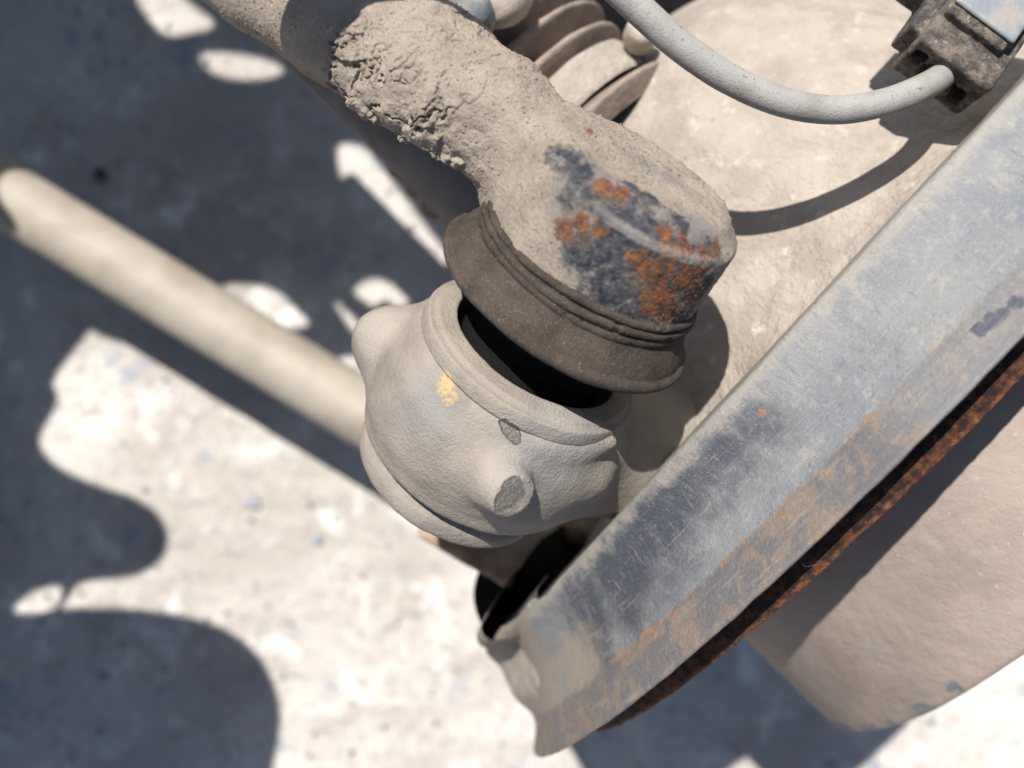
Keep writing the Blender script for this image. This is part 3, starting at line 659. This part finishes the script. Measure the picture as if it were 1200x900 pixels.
# ================= SENSOR CABLE and CONNECTOR =================
mcb = M('grey_cable'); c = mcb.mix(mcb.ramp(mcb.noise(120, 4), .38, .66), (.27, .265, .25), (.22, .205, .185))
c = mcb.mix(mcb.ramp(mcb.noise(900, 4, .65), .62, .68, 0., .8), c, (.10, .085, .07)); mcb.bump(mcb.noise(2200, 4), .00022); mcable = mcb.done(c, .6, spec=.45)
path = spline([U(640, -90, .020), U(700, -35, .020), U(748, 10, .019), U(795, 52, .017), U(850, 90, .014), U(915, 119, .011), U(980, 129, .008), U(1040, 119, .006), U(1088, 99, .002), U(1110, 84, -.006), U(1122, 74, -.014)], 90)
V, F = tube(path, np.linspace(.0036, .0031, 90), 32)
tag(put('sensor_cable', displace(mesh_np('cable', V, F), lambda co, no: .00005 * fbm(co, 150, 3)), mcable), 'grey rubber sensor cable curving across the top into the black connector', 'cable')
cn = thing('sensor_connector', 'dirty black plug connector with shiny metal clip at the top right corner', 'connector', U(1150, 60, -.012))
v_in = nrm((.58, .79, -.12))            # away from the cable side
e1 = nrm(np.cross(v_in, (0, 0, 1)))      # across, towards lower right
e2 = nrm(np.cross(e1, v_in)); e2 = e2 if e2[2] > 0 else -e2
FC = U(1100, 90, -.004)
def cpt(a_, b_, v_): return FC + e1 * a_ + e2 * b_ + v_in * v_
def sdf_con(P):
    ax = (e1, e2, v_in)
    d = box(P, cpt(.0005, -.001, .020), ax, (.0105, .0085, .020), .0012)
    d = smin(d, box(P, cpt(-.0010, .0062, .026), ax, (.0085, .0045, .018), .001), .0008)
    d = np.minimum(d, box(P, cpt(-.0105, -.001, .014), ax, (.0030, .0060, .011), .0008))
    d = np.minimum(d, box(P, cpt(-.016, .000, .024), ax, (.0055, .0045, .012), .0008))
    d = smax(d, -box(P, cpt(-.0068, .0012, .0), ax, (.0018, .0024, .008), .0006), .0004)
    d = smax(d, -box(P, cpt(.0068, -.0025, .0), ax, (.0018, .0034, .008), .0008), .0004)
    d = smax(d, -cyl(P, cpt(0, -.0015, -.004), cpt(0, -.0015, .004), .0048, .0005), .0005)
    d = smax(d, -box(P, cpt(.012, -.001, .022), ax, (.0020, .003, .010), .0005), .0004)
    d = smax(d, -box(P, cpt(.0015, .0125, .031), ax, (.0055, .0035, .006), .0015), .0004)
    return d
V, F = nets(sdf_con, FC - .035, FC + np.array([.06, .07, .03]), .0007)
me = subdiv(mesh_np('housing', V, F), 1); displace(me, lambda co, no: .00022 * fbm(co, 380, 4, .6))
mcn = M('dirty_black_plastic'); c = mcn.mix(mcn.ramp(mcn.noise(260, 6, .7), .40, .62), (.05, .045, .042), (.17, .14, .115))
c = mcn.mix(mcn.ramp(mcn.noise(700, 5, .7, off=(2, 2, 2)), .58, .70, 0., .8), c, (.33, .28, .23)); mcn.bump(mcn.noise(900, 6, .7), .0008)
put('connector_housing', me, mcn.done(c, .75), cn)
def slab(c0, ax, h, rd=.0004, res=.0005):
    e = np.abs(np.array(ax).T) @ np.array(h) + .003
    V, F = nets(lambda P: box(P, c0, ax, h, rd), c0 - e, c0 + e, res); return mesh_np('slab', V, F)
mcl = M('scuffed_metal_clip'); c = mcl.mix(mcl.ramp(mcl.noise(160, 5), .4, .65), (.17, .19, .22), (.25, .235, .21)); mcl.bump(mcl.noise(300, 4), .0002)
mclip = mcl.done(c, .55, .15, .5)
put('metal_clip', slab(cpt(-.0005, .0112, .0165), (e1, e2, v_in), (.0085, .0007, .0062), .0006), mclip, cn)
mo = M('amber_plastic'); mo.bump(mo.noise(500, 3), .0003); put('amber_tab', slab(cpt(-.0215, .000, .022), (e1, e2, v_in), (.0008, .0040, .008), .0004), mo.done((.55, .26, .06), .5), cn)

# ================= small blurred fasteners at the top =================
mbt = M('dusty_bolt_metal'); c = mbt.mix(mbt.ramp(mbt.noise(150, 4), .4, .65), (.42, .36, .30), (.30, .26, .22)); mbt.bump(mbt.noise(400, 4), .0004); mbolt = mbt.done(c, .7)
mbs = M('pale_blue_metal'); mbs.bump(mbs.noise(400, 4), .0003); mblue = mbs.done(mbs.mix(mbs.ramp(mbs.noise(160, 4), .4, .6), (.10, .12, .13), (.19, .18, .165)), .75, 0.)
def bolt(p, d, r, mat, lab):
    e = thing('bolt', lab, 'bolt', p); e['group'] = 'bolts behind the steering arm'; d = nrm(d); ax = axes(d, (.3, .2, .9))
    V, F = lathe(p, ax, [(-.020, r * .6), (-.006, r * .6), (-.0055, r), (r * .3, r), (r * .75, r * .8), (r * .95, r * .35), (r, .0001)], 40, .0008, 1)
    put('bolt_head', mesh_np('bolt', V, F), mat, e)
bolt(U(583, -8, -.040), (-.3, -.4, .9), .0095, mbolt, 'large round dusty beige bolt head at the top edge, left of the ribbed boot')
bolt(U(752, 38, -.058), (.1, .2, 1), .0050, mbolt, 'small tan bolt head tucked under the grey cable beside the ribbed boot')
bolt(U(548, 16, -.025), (-.2, .2, 1), .0068, mblue, 'bluish grey bolt end peeping over the muddy arm')
mth = M('pale_thread'); mth.bump(mth.noise(900), .0001)
V, F = tube(spline([U(936, 672, .008), U(938, 660, .010), U(946, 664, .012), U(960, 658, .011), U(966, 650, .010)], 30), .00009, 6)
tag(put('thread', mesh_np('thread', V, F), mth.done((.5, .45, .38), .8)), 'fine pale thread caught along the rusty edge of the disc', 'thread')
print('tris', sum(len(o.data.polygons) for o in C.objects if o.type == 'MESH') * 2)
